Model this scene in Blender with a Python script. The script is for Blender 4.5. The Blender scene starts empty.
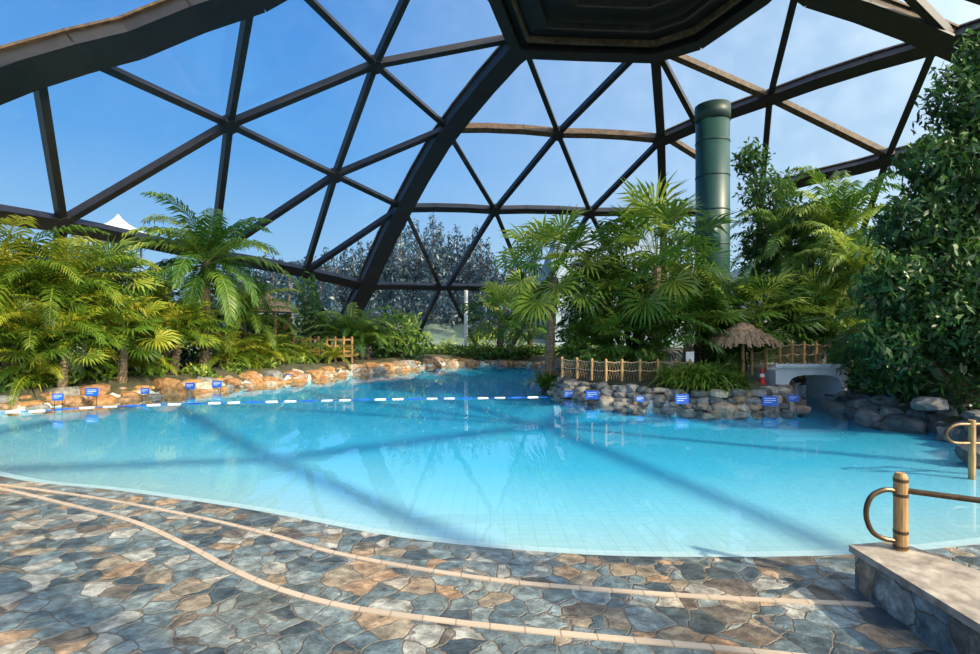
import bpy, bmesh, math, random
import numpy as np
from mathutils import Vector, Matrix, noise as mnoise
random.seed(7); rng=np.random.default_rng(7)
scene=bpy.context.scene
scene.view_settings.view_transform='Standard'
F=510.0; H=2.2
# ---------------- back-projection helpers (image pixels at estimated height, depth or dome sphere -> world coordinates)
def g(px,py,z=0.0):
    d=(H-z)*F/(py-327.0); return Vector(((px-490)/F*d,d,z))
def w(px,py,d):
    return Vector(((px-490)/F*d,d,H+(327-py)/F*d))
DC=Vector((4,13,-8)); DR=25.0
def node(px,py,R=DR):
    dr=Vector(((px-490)/F,1,(327-py)/F)); o=Vector((0,0,H))-DC
    a=dr.dot(dr); b=2*o.dot(dr); c=o.dot(o)-R*R
    t=(-b+math.sqrt(b*b-4*a*c))/(2*a)
    return Vector((0,0,H))+dr*t
# ---------------- materials
def newmat(name):
    m=bpy.data.materials.new(name); m.use_nodes=True; nt=m.node_tree
    for n in list(nt.nodes): nt.nodes.remove(n)
    out=nt.nodes.new('ShaderNodeOutputMaterial'); return m,nt,out
def N(nt,t,**k):
    n=nt.nodes.new(t)
    for a,b in k.items(): setattr(n,a,b)
    return n
def ramp(nt,stops,interp='LINEAR'):
    r=nt.nodes.new('ShaderNodeValToRGB'); r.color_ramp.interpolation=interp
    e=r.color_ramp.elements
    while len(e)>1: e.remove(e[-1])
    e[0].position=stops[0][0]; e[0].color=(*stops[0][1],1)
    for p,c in stops[1:]:
        x=e.new(p); x.color=(*c,1)
    return r
def simple(name,c1,c2,scale=4,rough=0.6,bump=0.2,metal=0.0,stretch=(1,1,1)):
    m,nt,out=newmat(name); L=nt.links.new
    b=N(nt,'ShaderNodeBsdfPrincipled'); b.inputs['Roughness'].default_value=rough; b.inputs['Metallic'].default_value=metal
    tc=N(nt,'ShaderNodeTexCoord'); mp=N(nt,'ShaderNodeMapping'); mp.inputs['Scale'].default_value=stretch
    L(tc.outputs['Object'],mp.inputs[0])
    no=N(nt,'ShaderNodeTexNoise'); no.inputs['Scale'].default_value=scale; no.inputs['Detail'].default_value=6
    L(mp.outputs[0],no.inputs['Vector'])
    r=ramp(nt,[(0.3,c1),(0.7,c2)]); L(no.outputs['Fac'],r.inputs[0]); L(r.outputs[0],b.inputs['Base Color'])
    if bump>0:
        bp=N(nt,'ShaderNodeBump'); bp.inputs['Strength'].default_value=bump; bp.inputs['Distance'].default_value=0.03
        L(no.outputs['Fac'],bp.inputs['Height']); L(bp.outputs[0],b.inputs['Normal'])
    L(b.outputs[0],out.inputs[0]); return m
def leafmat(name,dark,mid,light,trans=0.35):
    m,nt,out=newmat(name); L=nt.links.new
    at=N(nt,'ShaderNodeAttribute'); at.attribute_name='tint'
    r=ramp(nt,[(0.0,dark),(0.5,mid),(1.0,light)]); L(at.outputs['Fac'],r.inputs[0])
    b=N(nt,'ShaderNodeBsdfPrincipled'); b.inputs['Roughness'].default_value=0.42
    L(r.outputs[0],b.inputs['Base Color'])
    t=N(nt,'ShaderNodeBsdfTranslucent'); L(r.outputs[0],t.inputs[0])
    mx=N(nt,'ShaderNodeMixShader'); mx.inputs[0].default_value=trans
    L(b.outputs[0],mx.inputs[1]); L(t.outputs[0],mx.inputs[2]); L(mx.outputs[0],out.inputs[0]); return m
M={}
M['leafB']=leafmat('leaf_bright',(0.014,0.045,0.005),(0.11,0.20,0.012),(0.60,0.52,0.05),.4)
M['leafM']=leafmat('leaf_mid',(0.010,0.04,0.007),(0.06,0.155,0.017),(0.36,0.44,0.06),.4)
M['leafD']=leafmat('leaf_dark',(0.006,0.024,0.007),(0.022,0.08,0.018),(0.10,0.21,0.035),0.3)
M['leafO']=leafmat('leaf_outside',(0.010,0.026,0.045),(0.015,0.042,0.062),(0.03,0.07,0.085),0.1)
M['trunk']=simple('palm_trunk_bark',(0.06,0.04,0.02),(0.22,0.16,0.10),6,0.9,0.6,stretch=(1,1,6))
M['frame']=simple('dome_frame_dark',(0.006,0.006,0.007),(0.014,0.013,0.014),3,0.5,0.15)
M['timber_lit']=simple('dome_timber_sunlit',(0.022,0.014,0.008),(0.11,0.065,0.03),5,0.7,0.3)  # browner copy of the frame: sunlight on the beams put into the colour
M['soil']=simple('planting_soil',(0.02,0.03,0.012),(0.08,0.07,0.04),3,0.95,0.6)
M['green']=simple('vent_green_paint',(0.010,0.048,0.046),(0.016,0.062,0.06),1.2,0.45,0.05)
M['greend']=simple('vent_dark_band',(0.006,0.03,0.026),(0.01,0.035,0.03),3,0.5,0.05)
M['wood']=simple('rope_post_wood',(0.24,0.13,0.05),(0.46,0.27,0.10),8,0.6,0.3,stretch=(3,3,.6))
M['steel']=simple('handrail_bronze',(0.06,0.04,0.022),(0.14,0.09,0.05),12,0.35,0.1,0.7)
M['white']=simple('white_plaster',(0.62,0.68,0.70),(0.80,0.84,0.86),3,0.5,0.1)
M['pier']=simple('white_pillar_paint',(0.75,0.76,0.74),(0.85,0.86,0.84),3,0.5,0.05)
M['blue']=simple('sign_blue',(0.005,0.08,0.45),(0.008,0.11,0.52),3,0.4,0)
M['red']=simple('red_plastic',(0.6,0.02,0.02),(0.7,0.03,0.02),3,0.4,0)
M['buoy']=simple('buoy_white',(0.7,0.74,0.76),(0.8,0.82,0.83),3,0.35,0)
M['thatch']=simple('thatch_straw',(0.20,0.125,0.07),(0.42,0.28,0.17),14,0.95,0.5)
M['rope']=simple('rope_fibre',(0.24,0.18,0.10),(0.34,0.25,0.16),20,0.9,0.2)
M['conc']=simple('concrete_cap',(0.15,0.125,0.10),(0.44,0.39,0.32),7,0.8,0.7)
M['grey']=simple('roof_grey',(0.12,0.17,0.23),(0.18,0.23,0.30),1,0.6,0.1)
M['haze']=simple('hazy_grey_cladding',(0.26,0.34,0.42),(0.32,0.40,0.48),1,0.6,0.0)  # wall grey with distance haze mixed into the colour
M['tent']=simple('tent_canvas',(0.42,0.46,0.48),(0.50,0.53,0.55),1,0.7,0.0)
M['grass']=simple('outside_grass',(0.07,0.12,0.10),(0.14,0.19,0.13),0.4,0.95,0.2)
def rockmat():
    m,nt,out=newmat('boulder_stone'); L=nt.links.new
    at=N(nt,'ShaderNodeAttribute'); at.attribute_name='tint'
    r=ramp(nt,[(0,(0.05,0.065,0.075)),(0.2,(0.12,0.14,0.15)),(0.38,(0.25,0.26,0.26)),(0.5,(0.26,0.20,0.14)),(0.7,(0.42,0.23,0.09)),(0.85,(0.29,0.15,0.07)),(1,(0.50,0.44,0.36))])
    L(at.outputs['Fac'],r.inputs[0])
    no=N(nt,'ShaderNodeTexNoise'); no.inputs['Scale'].default_value=7; no.inputs['Detail'].default_value=8
    tc=N(nt,'ShaderNodeTexCoord'); L(tc.outputs['Object'],no.inputs['Vector'])
    r2=ramp(nt,[(0.3,(0.35,0.35,0.35)),(0.7,(1.1,1.07,1.0))]); L(no.outputs['Fac'],r2.inputs[0])
    mx=N(nt,'ShaderNodeMixRGB',blend_type='MULTIPLY'); mx.inputs[0].default_value=1
    L(r.outputs[0],mx.inputs[1]); L(r2.outputs[0],mx.inputs[2])
    b=N(nt,'ShaderNodeBsdfPrincipled'); b.inputs['Roughness'].default_value=0.75; L(mx.outputs[0],b.inputs['Base Color'])
    bp=N(nt,'ShaderNodeBump'); bp.inputs['Strength'].default_value=0.6; bp.inputs['Distance'].default_value=0.05
    L(no.outputs['Fac'],bp.inputs['Height']); L(bp.outputs[0],b.inputs['Normal']); L(b.outputs[0],out.inputs[0]); return m
M['rock']=rockmat()
def flagmat(name,scale,coordscale=(1,1,1)):
    m,nt,out=newmat(name); L=nt.links.new
    tc=N(nt,'ShaderNodeTexCoord'); mp=N(nt,'ShaderNodeMapping'); mp.inputs['Scale'].default_value=coordscale; mp.inputs['Rotation'].default_value=(0,0,.5)
    L(tc.outputs['Object'],mp.inputs[0])
    n0=N(nt,'ShaderNodeTexNoise'); n0.inputs['Scale'].default_value=3.2; n0.inputs['Detail'].default_value=6; n0.inputs['Roughness'].default_value=.55; L(mp.outputs[0],n0.inputs['Vector'])
    ad=N(nt,'ShaderNodeMixRGB',blend_type='LINEAR_LIGHT'); ad.inputs[0].default_value=0.10
    L(mp.outputs[0],ad.inputs[1]); L(n0.outputs['Color'],ad.inputs[2])
    v1=N(nt,'ShaderNodeTexVoronoi',feature='DISTANCE_TO_EDGE'); v1.inputs['Scale'].default_value=scale
    v2=N(nt,'ShaderNodeTexVoronoi',feature='F1'); v2.inputs['Scale'].default_value=scale
    for v in (v1,v2): L(ad.outputs[0],v.inputs['Vector'])
    sp=N(nt,'ShaderNodeSeparateColor'); L(v2.outputs['Color'],sp.inputs[0])
    r=ramp(nt,[(0,(0.055,0.08,0.10)),(0.14,(0.10,0.145,0.17)),(0.3,(0.18,0.235,0.26)),(0.42,(0.12,0.11,0.10)),(0.5,(0.24,0.21,0.165)),(0.58,(0.13,0.18,0.205)),(0.72,(0.31,0.32,0.30)),(0.84,(0.18,0.225,0.24)),(0.94,(0.30,0.22,0.15))],'CONSTANT')
    L(sp.outputs[0],r.inputs[0])
    n1=N(nt,'ShaderNodeTexNoise'); n1.inputs['Scale'].default_value=9; n1.inputs['Detail'].default_value=10; n1.inputs['Roughness'].default_value=0.75; L(mp.outputs[0],n1.inputs['Vector'])
    r1=ramp(nt,[(0.32,(0.25,0.25,0.25)),(0.5,(0.9,0.89,0.87)),(0.68,(2.0,1.93,1.8))]); L(n1.outputs['Fac'],r1.inputs[0])
    mx=N(nt,'ShaderNodeMixRGB',blend_type='MULTIPLY'); mx.inputs[0].default_value=1; L(r.outputs[0],mx.inputs[1]); L(r1.outputs[0],mx.inputs[2])
    n2=N(nt,'ShaderNodeTexNoise'); n2.inputs['Scale'].default_value=0.9; n2.inputs['Detail'].default_value=4; L(tc.outputs['Object'],n2.inputs['Vector'])
    r2=ramp(nt,[(0.48,(1,1,1)),(0.7,(1.15,0.92,0.72))]); L(n2.outputs['Fac'],r2.inputs[0])
    mw=N(nt,'ShaderNodeMixRGB',blend_type='MULTIPLY'); mw.inputs[0].default_value=1; L(mx.outputs[0],mw.inputs[1]); L(r2.outputs[0],mw.inputs[2])
    ed=ramp(nt,[(0.01,(0,0,0)),(0.035,(1,1,1))]); L(v1.outputs['Distance'],ed.inputs[0])
    mg=N(nt,'ShaderNodeMixRGB'); L(ed.outputs[0],mg.inputs[0]); mg.inputs[1].default_value=(0.17,0.145,0.115,1); L(mw.outputs[0],mg.inputs[2])
    b=N(nt,'ShaderNodeBsdfPrincipled'); L(mg.outputs[0],b.inputs['Base Color'])
    rr=N(nt,'ShaderNodeMapRange'); L(n1.outputs['Fac'],rr.inputs[0]); rr.inputs[3].default_value=0.15; rr.inputs[4].default_value=0.6; L(rr.outputs[0],b.inputs['Roughness'])
    hm=N(nt,'ShaderNodeMath',operation='MULTIPLY_ADD'); L(n1.outputs['Fac'],hm.inputs[0]); hm.inputs[1].default_value=1.6
    L(ed.outputs[0],hm.inputs[2])
    bp=N(nt,'ShaderNodeBump'); bp.inputs['Strength'].default_value=0.8; bp.inputs['Distance'].default_value=0.02
    L(hm.outputs[0],bp.inputs['Height']); L(bp.outputs[0],b.inputs['Normal']); L(b.outputs[0],out.inputs[0]); return m
M['flag']=flagmat('crazy_paving_flagstone',4.3,(1,1.15,1))
M['veneer']=flagmat('stone_wall_veneer',3.6)
def brickmat(name,c1,c2,mortar,scale,bw,bh,depthtint=False,rough=0.35):
    m,nt,out=newmat(name); L=nt.links.new
    tc=N(nt,'ShaderNodeTexCoord')
    br=N(nt,'ShaderNodeTexBrick'); br.offset=0.0; br.inputs['Scale'].default_value=scale
    br.inputs['Brick Width'].default_value=bw; br.inputs['Row Height'].default_value=bh; br.inputs['Mortar Size'].default_value=0.006
    br.inputs['Mortar Smooth'].default_value=0.3
    br.inputs['Color1'].default_value=(*c1,1); br.inputs['Color2'].default_value=(*c2,1); br.inputs['Mortar'].default_value=(*mortar,1)
    L(tc.outputs['Object'],br.inputs['Vector'])
    b=N(nt,'ShaderNodeBsdfPrincipled'); b.inputs['Roughness'].default_value=rough
    if depthtint:
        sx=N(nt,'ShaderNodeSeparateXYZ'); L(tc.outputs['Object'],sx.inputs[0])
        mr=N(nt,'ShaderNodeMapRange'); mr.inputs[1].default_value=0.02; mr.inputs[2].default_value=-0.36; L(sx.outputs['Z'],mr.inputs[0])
        r=ramp(nt,[(0.0,(0.36,0.40,0.39)),(0.06,(0.36,0.56,0.62)),(0.2,(0.22,0.58,0.76)),(0.45,(0.06,0.50,0.78)),(1.0,(0.018,0.42,0.76))]); L(mr.outputs[0],r.inputs[0])  # absorption of the water painted into the tile colour, bluer with depth
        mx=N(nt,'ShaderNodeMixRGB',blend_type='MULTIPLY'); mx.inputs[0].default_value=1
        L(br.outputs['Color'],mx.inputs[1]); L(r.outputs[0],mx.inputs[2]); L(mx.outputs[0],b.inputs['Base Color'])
    else: L(br.outputs['Color'],b.inputs['Base Color'])
    L(b.outputs[0],out.inputs[0]); return m
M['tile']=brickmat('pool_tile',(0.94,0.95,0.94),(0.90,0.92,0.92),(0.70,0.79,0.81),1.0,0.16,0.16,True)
M['cream']=brickmat('cream_edge_tile',(0.50,0.40,0.30),(0.41,0.33,0.25),(0.25,0.19,0.14),1.0,0.25,5.0,False,0.5)
def watermat():
    m,nt,out=newmat('pool_water'); L=nt.links.new
    tc=N(nt,'ShaderNodeTexCoord')
    no=N(nt,'ShaderNodeTexNoise'); no.inputs['Scale'].default_value=1.1; no.inputs['Detail'].default_value=2; L(tc.outputs['Object'],no.inputs['Vector'])
    bp=N(nt,'ShaderNodeBump'); bp.inputs['Strength'].default_value=0.035; bp.inputs['Distance'].default_value=0.1; L(no.outputs['Fac'],bp.inputs['Height'])
    # two-sided Schlick reflectance (the sheet has no thickness, so no total internal reflection)
    lw=N(nt,'ShaderNodeLayerWeight'); lw.inputs['Blend'].default_value=0.5; L(bp.outputs[0],lw.inputs['Normal'])
    pw=N(nt,'ShaderNodeMath',operation='POWER'); pw.inputs[1].default_value=4.6; L(lw.outputs['Facing'],pw.inputs[0])
    ma=N(nt,'ShaderNodeMath',operation='MULTIPLY_ADD'); ma.inputs[1].default_value=.92; ma.inputs[2].default_value=.03; L(pw.outputs[0],ma.inputs[0])
    t=N(nt,'ShaderNodeBsdfTransparent'); t.inputs[0].default_value=(0.92,0.99,1.0,1)
    gl=N(nt,'ShaderNodeBsdfGlossy'); gl.inputs['Roughness'].default_value=0.005; L(bp.outputs[0],gl.inputs['Normal'])
    mx=N(nt,'ShaderNodeMixShader'); L(ma.outputs[0],mx.inputs[0]); L(t.outputs[0],mx.inputs[1]); L(gl.outputs[0],mx.inputs[2]); L(mx.outputs[0],out.inputs[0]); return m
M['water']=watermat()
def glassmat():
    m,nt,out=newmat('dome_glass'); L=nt.links.new
    t=N(nt,'ShaderNodeBsdfTransparent'); t.inputs[0].default_value=(0.95,0.98,1,1)
    gl=N(nt,'ShaderNodeBsdfGlossy'); gl.inputs['Roughness'].default_value=0.03
    tr=N(nt,'ShaderNodeBsdfTranslucent'); tr.inputs[0].default_value=(0.9,0.95,1,1)
    tc=N(nt,'ShaderNodeTexCoord'); mp=N(nt,'ShaderNodeMapping'); mp.inputs['Scale'].default_value=(1,1,0.25); mp.inputs['Rotation'].default_value=(0.5,0.6,0)
    L(tc.outputs['Object'],mp.inputs[0])
    no=N(nt,'ShaderNodeTexNoise'); no.inputs['Scale'].default_value=0.9; no.inputs['Detail'].default_value=5; L(mp.outputs[0],no.inputs['Vector'])
    mr=N(nt,'ShaderNodeMapRange'); mr.inputs[1].default_value=0.42; mr.inputs[2].default_value=0.75; mr.inputs[3].default_value=0.008; mr.inputs[4].default_value=0.06; L(no.outputs['Fac'],mr.inputs[0])
    a=N(nt,'ShaderNodeMixShader'); a.inputs[0].default_value=0.04; L(t.outputs[0],a.inputs[1]); L(gl.outputs[0],a.inputs[2])
    b=N(nt,'ShaderNodeMixShader'); L(mr.outputs[0],b.inputs[0]); L(a.outputs[0],b.inputs[1]); L(tr.outputs[0],b.inputs[2]); L(b.outputs[0],out.inputs[0]); return m
M['glass']=glassmat()
# ---------------- mesh builder
class MB:
    def __init__(s): s.v=[];s.f=[];s.c=[];s.m=[]
    def add(s,vs,fs,t=0.5,mat=0):
        o=len(s.v); s.v.extend([tuple(p) for p in vs]); s.c.extend([t]*len(vs))
        s.f.extend([tuple(i+o for i in f) for f in fs]); s.m.extend([mat]*len(fs))
    def mesh(s,name,mats,smooth=False):
        me=bpy.data.meshes.new(name); me.from_pydata(s.v,[],s.f)
        for k in mats: me.materials.append(M[k])
        me.polygons.foreach_set('material_index',s.m)
        if smooth: me.polygons.foreach_set('use_smooth',[True]*len(s.f))
        a=me.attributes.new('tint','FLOAT','POINT'); a.data.foreach_set('value',s.c)
        me.update(); return me
    def obj(s,name,mats,smooth=False,loc=(0,0,0)):
        o=bpy.data.objects.new(name,s.mesh(name,mats,smooth)); o.location=loc; scene.collection.objects.link(o); return o
def place(me,name,loc,rz=0,sc=1,tilt=0):
    o=bpy.data.objects.new(name,me); o.location=loc; o.rotation_euler=(tilt,0,rz)
    o.scale=sc if hasattr(sc,'__len__') else (sc,sc,sc); scene.collection.objects.link(o); return o
def box(mb,p,q,wd,ht,up=Vector((0,0,1)),mat=0,t=0.5):
    p=Vector(p);q=Vector(q); d=(q-p).normalized(); s=d.cross(up)
    if s.length<1e-4: s=d.cross(Vector((1,0,0)))
    s.normalize(); u=s.cross(d).normalized()
    vs=[]
    for e in (p,q):
        for a,b in ((-1,-1),(1,-1),(1,1),(-1,1)): vs.append(e+s*a*wd/2+u*b*ht/2)
    mb.add(vs,[(0,1,2,3),(7,6,5,4),(0,4,5,1),(1,5,6,2),(2,6,7,3),(3,7,4,0)],t,mat)
def tube(mb,pts,rad,n=8,mat=0,t=0.5,cap=True):
    pts=[Vector(p) for p in pts]; R=rad if hasattr(rad,'__len__') else [rad]*len(pts)
    rings=[];prev=None
    for i,p in enumerate(pts):
        d=(pts[min(i+1,len(pts)-1)]-pts[max(i-1,0)]).normalized()
        a=prev if prev is not None else (Vector((0,0,1)) if abs(d.z)<0.9 else Vector((1,0,0)))
        s=(a-d*a.dot(d)).normalized(); prev=s; u=d.cross(s)
        rings+= [p+(s*math.cos(2*math.pi*k/n)+u*math.sin(2*math.pi*k/n))*R[i] for k in range(n)]
    fs=[]
    for i in range(len(pts)-1):
        for k in range(n):
            k2=(k+1)%n; fs.append((i*n+k,i*n+k2,(i+1)*n+k2,(i+1)*n+k))
    if cap: fs.append(tuple(range(n-1,-1,-1))); fs.append(tuple((len(pts)-1)*n+k for k in range(n)))
    mb.add(rings,fs,t,mat)
def catmull(pts,n=8):
    pts=[Vector(p) for p in pts]; P=[pts[0]*2-pts[1]]+pts+[pts[-1]*2-pts[-2]]; out=[]
    for i in range(1,len(P)-2):
        for k in range(n):
            t=k/n; a,b,c,d=P[i-1],P[i],P[i+1],P[i+2]
            out.append(0.5*((2*b)+(c-a)*t+(2*a-5*b+4*c-d)*t*t+(3*b-a-3*c+d)*t**3))
    out.append(pts[-1]); return out
# ---------------- pool outline
near=[(-15,11.2),(-11,9.5),(-7.14,7.43)]+[tuple(g(*p)[:2]) for p in [(120,493),(250,512),(400,540),(560,556),(700,560),(865,557)]]+[(5.1,5.15),(7.5,5.8),(9.3,7.2)]
near=[tuple(p[:2]) for p in catmull([(x,y,0) for x,y in near],6)]
rest_px=[(980,442),(950,430),(880,419),(850,412),(838,404)]
rest=[tuple(g(*p)[:2]) for p in rest_px]+[(11.3,20),(9.6,20),(8.75,15.0)]+[tuple(g(*p)[:2]) for p in [(797,409),(760,412),(680,410),(600,403),(562,397),(545,387)]]+[(2.4,23),(2.9,28),(1.5,30.5)]+[tuple(g(*p)[:2]) for p in [(470,364.5),(425,368),(400,371),(350,375),(300,381),(245,386),(190,393),(100,402),(0,412)]]+[(-15,12.6)]
poly=near+rest; nn=len(near)-1
def polydist(X,Y):
    best=np.full(X.shape,1e9); arg=np.zeros(X.shape,int); ins=np.zeros(X.shape,bool)
    n=len(poly)
    for i in range(n):
        x1,y1=poly[i]; x2,y2=poly[(i+1)%n]; dx,dy=x2-x1,y2-y1
        t=np.clip(((X-x1)*dx+(Y-y1)*dy)/(dx*dx+dy*dy+1e-12),0,1)
        d=np.hypot(X-x1-t*dx,Y-y1-t*dy); m=d<best; best[m]=d[m]; arg[m]=i
        if dy!=0:
            c=((y1>Y)!=(y2>Y))&(X<dx*(Y-y1)/dy+x1); ins^=c
    return best,arg,ins
def neardist(X,Y):
    best=np.full(X.shape,1e9)
    for i in range(nn):
        x1,y1=poly[i]; x2,y2=poly[i+1]; dx,dy=x2-x1,y2-y1
        t=np.clip(((X-x1)*dx+(Y-y1)*dy)/(dx*dx+dy*dy+1e-12),0,1)
        best=np.minimum(best,np.hypot(X-x1-t*dx,Y-y1-t*dy))
    return best
def height(X,Y):
    X=np.asarray(X,float);Y=np.asarray(Y,float)
    d,a,ins=polydist(X,Y); nd=neardist(X,Y)
    isn=a<nn
    zin=0.008-0.045*nd; zin=np.maximum(zin,-0.40)
    zin=np.where(isn,zin,np.maximum(zin,-0.20-d*0.12))
    zo=0.12+0.42*np.clip(d/0.8,0,1)+0.25*np.clip((d-1)/4,0,1)+0.06*np.sin(X*1.7)*np.cos(Y*1.3)
    zo=np.where(isn,0.008-0.05*np.clip(d-.4,0,1),zo)
    return np.where(ins,zin,zo),ins,isn
def hz(x,y): return float(height(np.array([x]),np.array([y]))[0][0])
xs=np.arange(-19,27.01,0.2); ys=np.arange(-7,36.01,0.2)
X,Y=np.meshgrid(xs,ys,indexing='ij'); Z,ins,isn=height(X,Y)
nx,ny=X.shape
rr=np.hypot(X-DC.x,Y-DC.y)
for kind in ('pool_basin','planting_bank_ground'):
    vid=-np.ones((nx,ny),int); vs=[];fs=[]
    def vi(i,j):
        if vid[i,j]<0: vid[i,j]=len(vs); vs.append((X[i,j],Y[i,j],Z[i,j]))
        return vid[i,j]
    for i in range(nx-1):
        for j in range(ny-1):
            if rr[i,j]>23.6: continue
            p=(ins[i:i+2,j:j+2].any()) or (isn[i,j])
            if p==(kind=='pool_basin'):
                fs.append((vi(i,j),vi(i+1,j),vi(i+1,j+1),vi(i,j+1)))
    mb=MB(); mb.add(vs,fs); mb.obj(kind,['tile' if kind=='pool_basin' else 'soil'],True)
mb=MB(); mb.add([(x,y,0.0) for x,y in poly],[tuple(range(len(poly)))]); ob=mb.obj('pool_water_surface',['water'])
bm=bmesh.new(); bm.from_mesh(ob.data); bmesh.ops.triangulate(bm,faces=bm.faces); bm.to_mesh(ob.data); bm.free()
# deck
mb=MB(); ext=near+[(12,8),(18,10)]; ext=[(-20,13),(-17,12)]+ext
vs=[];fs=[]
for x,y in ext: vs+= [(x,y,-0.05),(x,y,0.03),(x*1.0,-8,0.03)]
for i in range(len(ext)-1):
    a=i*3;b=a+3; fs+=[(a,b,b+1,a+1),(a+1,b+1,b+2,a+2)]
mb.add(vs,fs); mb.obj('floor',['flag'])
def strip(pts,wd,name):
    pts=catmull(pts,10); mb=MB(); vs=[];fs=[]
    for i,p in enumerate(pts):
        d=(pts[min(i+1,len(pts)-1)]-pts[max(i-1,0)]); d.z=0; d.normalize(); s=Vector((-d.y,d.x,0))
        vs+=[p+s*wd/2+Vector((0,0,.01)),p-s*wd/2+Vector((0,0,.01)),p+s*wd/2+Vector((0,0,-.01)),p-s*wd/2+Vector((0,0,-.01))]
    n=len(pts)
    for i in range(n-1):
        a=i*4;b=a+4; fs+=[(a,a+1,b+1,b),(a+2,a,b,b+2),(a+1,a+3,b+3,b+1)]
    mb.add(vs,fs); mb.obj(name,['cream'])
strip([g(*p,0.03) for p in [(-60,478),(0,485),(100,499),(200,518),(270,535),(330,552),(400,566),(500,581),(600,590),(700,597),(800,602),(872,605)]],0.055,'cream_tile_band')
strip([g(*p,0.03) for p in [(-60,480),(0,489),(60,503),(130,521),(185,545),(230,569),(280,590),(350,608),(450,622),(560,634),(680,645),(780,655),(900,668)]],0.06,'cream_tile_band')
# ---------------- dome frame
mb=MB()
def nrm(p,q): return ((p+q)/2-DC).normalized()
def strut(a,b,wd=0.26,ht=0.4,mat=0):
    p=node(*a);q=node(*b); box(mb,p,q,wd,ht,nrm(p,q),mat)
def rib(pts,wd,ht,mat=0,flange=True):
    P=[node(*p) for p in pts]
    for a,b in zip(P,P[1:]):
        n=max(2,int((b-a).length/1.5)); Q=[]
        for k in range(n+1):
            v=a.lerp(b,k/n)-DC; Q.append(DC+v.normalized()*(DR))
        for c,d in zip(Q,Q[1:]):
            u=nrm(c,d); e=(d-c).normalized()*0.04
            box(mb,c-e,d+e,wd,ht,u,mat)
            if flange:
                box(mb,c-u*ht*.5-e,d-u*ht*.5+e,wd*1.25,0.1,u,0)
                box(mb,c+u*ht*.45-e,d+u*ht*.45+e,wd*1.25,0.1,u,1)
rib([(620,-40),(575,2),(512,52),(440,140),(402,207),(365,286),(345,325)],0.75,0.8)
rib([(-160,160),(-60,100),(20,68),(130,38),(255,-8),(380,-70)],0.85,0.6)
rib([(655,50),(661,138),(663,212),(664,290),(664,335)],0.42,0.5,0,False)
rib([(740,-60),(815,-8),(960,46),(1040,85),(1150,160)],0.7,0.5,1)
rib([(655,142),(770,97),(935,44),(1010,20)],0.42,0.5,0)
rib([(775,187),(860,166),(940,145),(1040,125)],0.42,0.5,0)
rib([(-90,205),(0,214),(62,224),(140,240),(213,256),(305,272),(365,286)],0.5,0.5,0,False)
rib([(365,286),(437,287),(497,288),(590,290),(664,290)],0.35,0.4,0,False)
rib([(405,208),(495,210),(590,212),(663,213),(720,212)],0.34,0.45,0,False)
rib([(448,128),(560,133),(655,138)],0.30,0.45,1,False)
S=[((252,-10),(229,124)),((229,124),(213,256)),((85,58),(229,124)),((229,124),(335,175)),((335,175),(402,207)),((229,124),(62,222)),((38,75),(62,222)),
((-60,100),(-40,205)),((229,124),(375,64)),((375,64),(512,38)),((298,-12),(375,64)),((375,64),(448,128)),((410,-12),(375,64)),((375,64),(335,175)),((335,175),(305,272)),
((448,128),(335,175)),((335,175),(213,256)),((402,207),(305,272)),((38,75),(-20,60)),
((448,132),(495,210)),((558,133),(495,210)),((558,133),(590,212)),((528,55),(558,133)),((640,50),(558,133)),((655,146),(590,212)),
((404,208),(440,287)),((495,210),(447,287)),((495,210),(527,288)),((590,212),(543,288)),((590,212),(630,288)),
((440,287),(415,340)),((447,287),(478,350)),((543,288),(510,350)),((660,55),(700,130)) ]
for a,b in S: strut(a,b,0.24,0.35)
for a,b in [((662,50),(770,97)),((770,97),(888,155)),((888,155),(935,190)),((668,138),(720,170))]: strut(a,b,0.26,0.35,1)
for a,b in [((797,-12),(770,97)),((770,97),(762,190)),((762,190),(755,290)),((935,46),(888,157)),((888,157),(856,250)),((856,250),(835,320)),((900,-15),(960,46)),((930,-20),(1020,10)),((960,46),(1040,125)),((215,256),(190,330)),((305,272),(330,330)),((62,222),(50,320))]: strut(a,b,0.26,0.35)
def sph(az,el): return DC+DR*Vector((math.cos(el)*math.cos(az),math.cos(el)*math.sin(az),math.sin(el)))
els=(20,35,50,65)
for k in range(7):
    az=math.radians(195+k*25); pts=[sph(az,math.radians(e)) for e in els]
    for c,d in zip(pts,pts[1:]): box(mb,c,d,0.26,0.35,nrm(c,d),0)
    if k<6:
        for e in (35,50):
            c=sph(az,math.radians(e));d=sph(az+math.radians(25),math.radians(e)); box(mb,c,d,0.26,0.35,nrm(c,d),0)
        for e1,e2 in zip(els,els[1:]):  # unseen rear diagonals, added for the shadows they cast
            if (k+els.index(e1))%2: c=sph(az,math.radians(e1));d=sph(az+math.radians(25),math.radians(e2))
            else: c=sph(az,math.radians(e2));d=sph(az+math.radians(25),math.radians(e1))
            box(mb,c,d,0.22,0.3,nrm(c,d),0)
for p in [(229,124),(375,64),(448,128),(335,175),(402,207),(62,222),(305,272),(213,256),(495,210),(590,212),(558,133),(770,97),(888,156),(935,45)]:
    c=node(*p); u=(c-DC).normalized(); tube(mb,[c-u*0.26,c+u*0.2],0.32,10)
mb.obj('dome_frame',['frame','timber_lit'])
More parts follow.
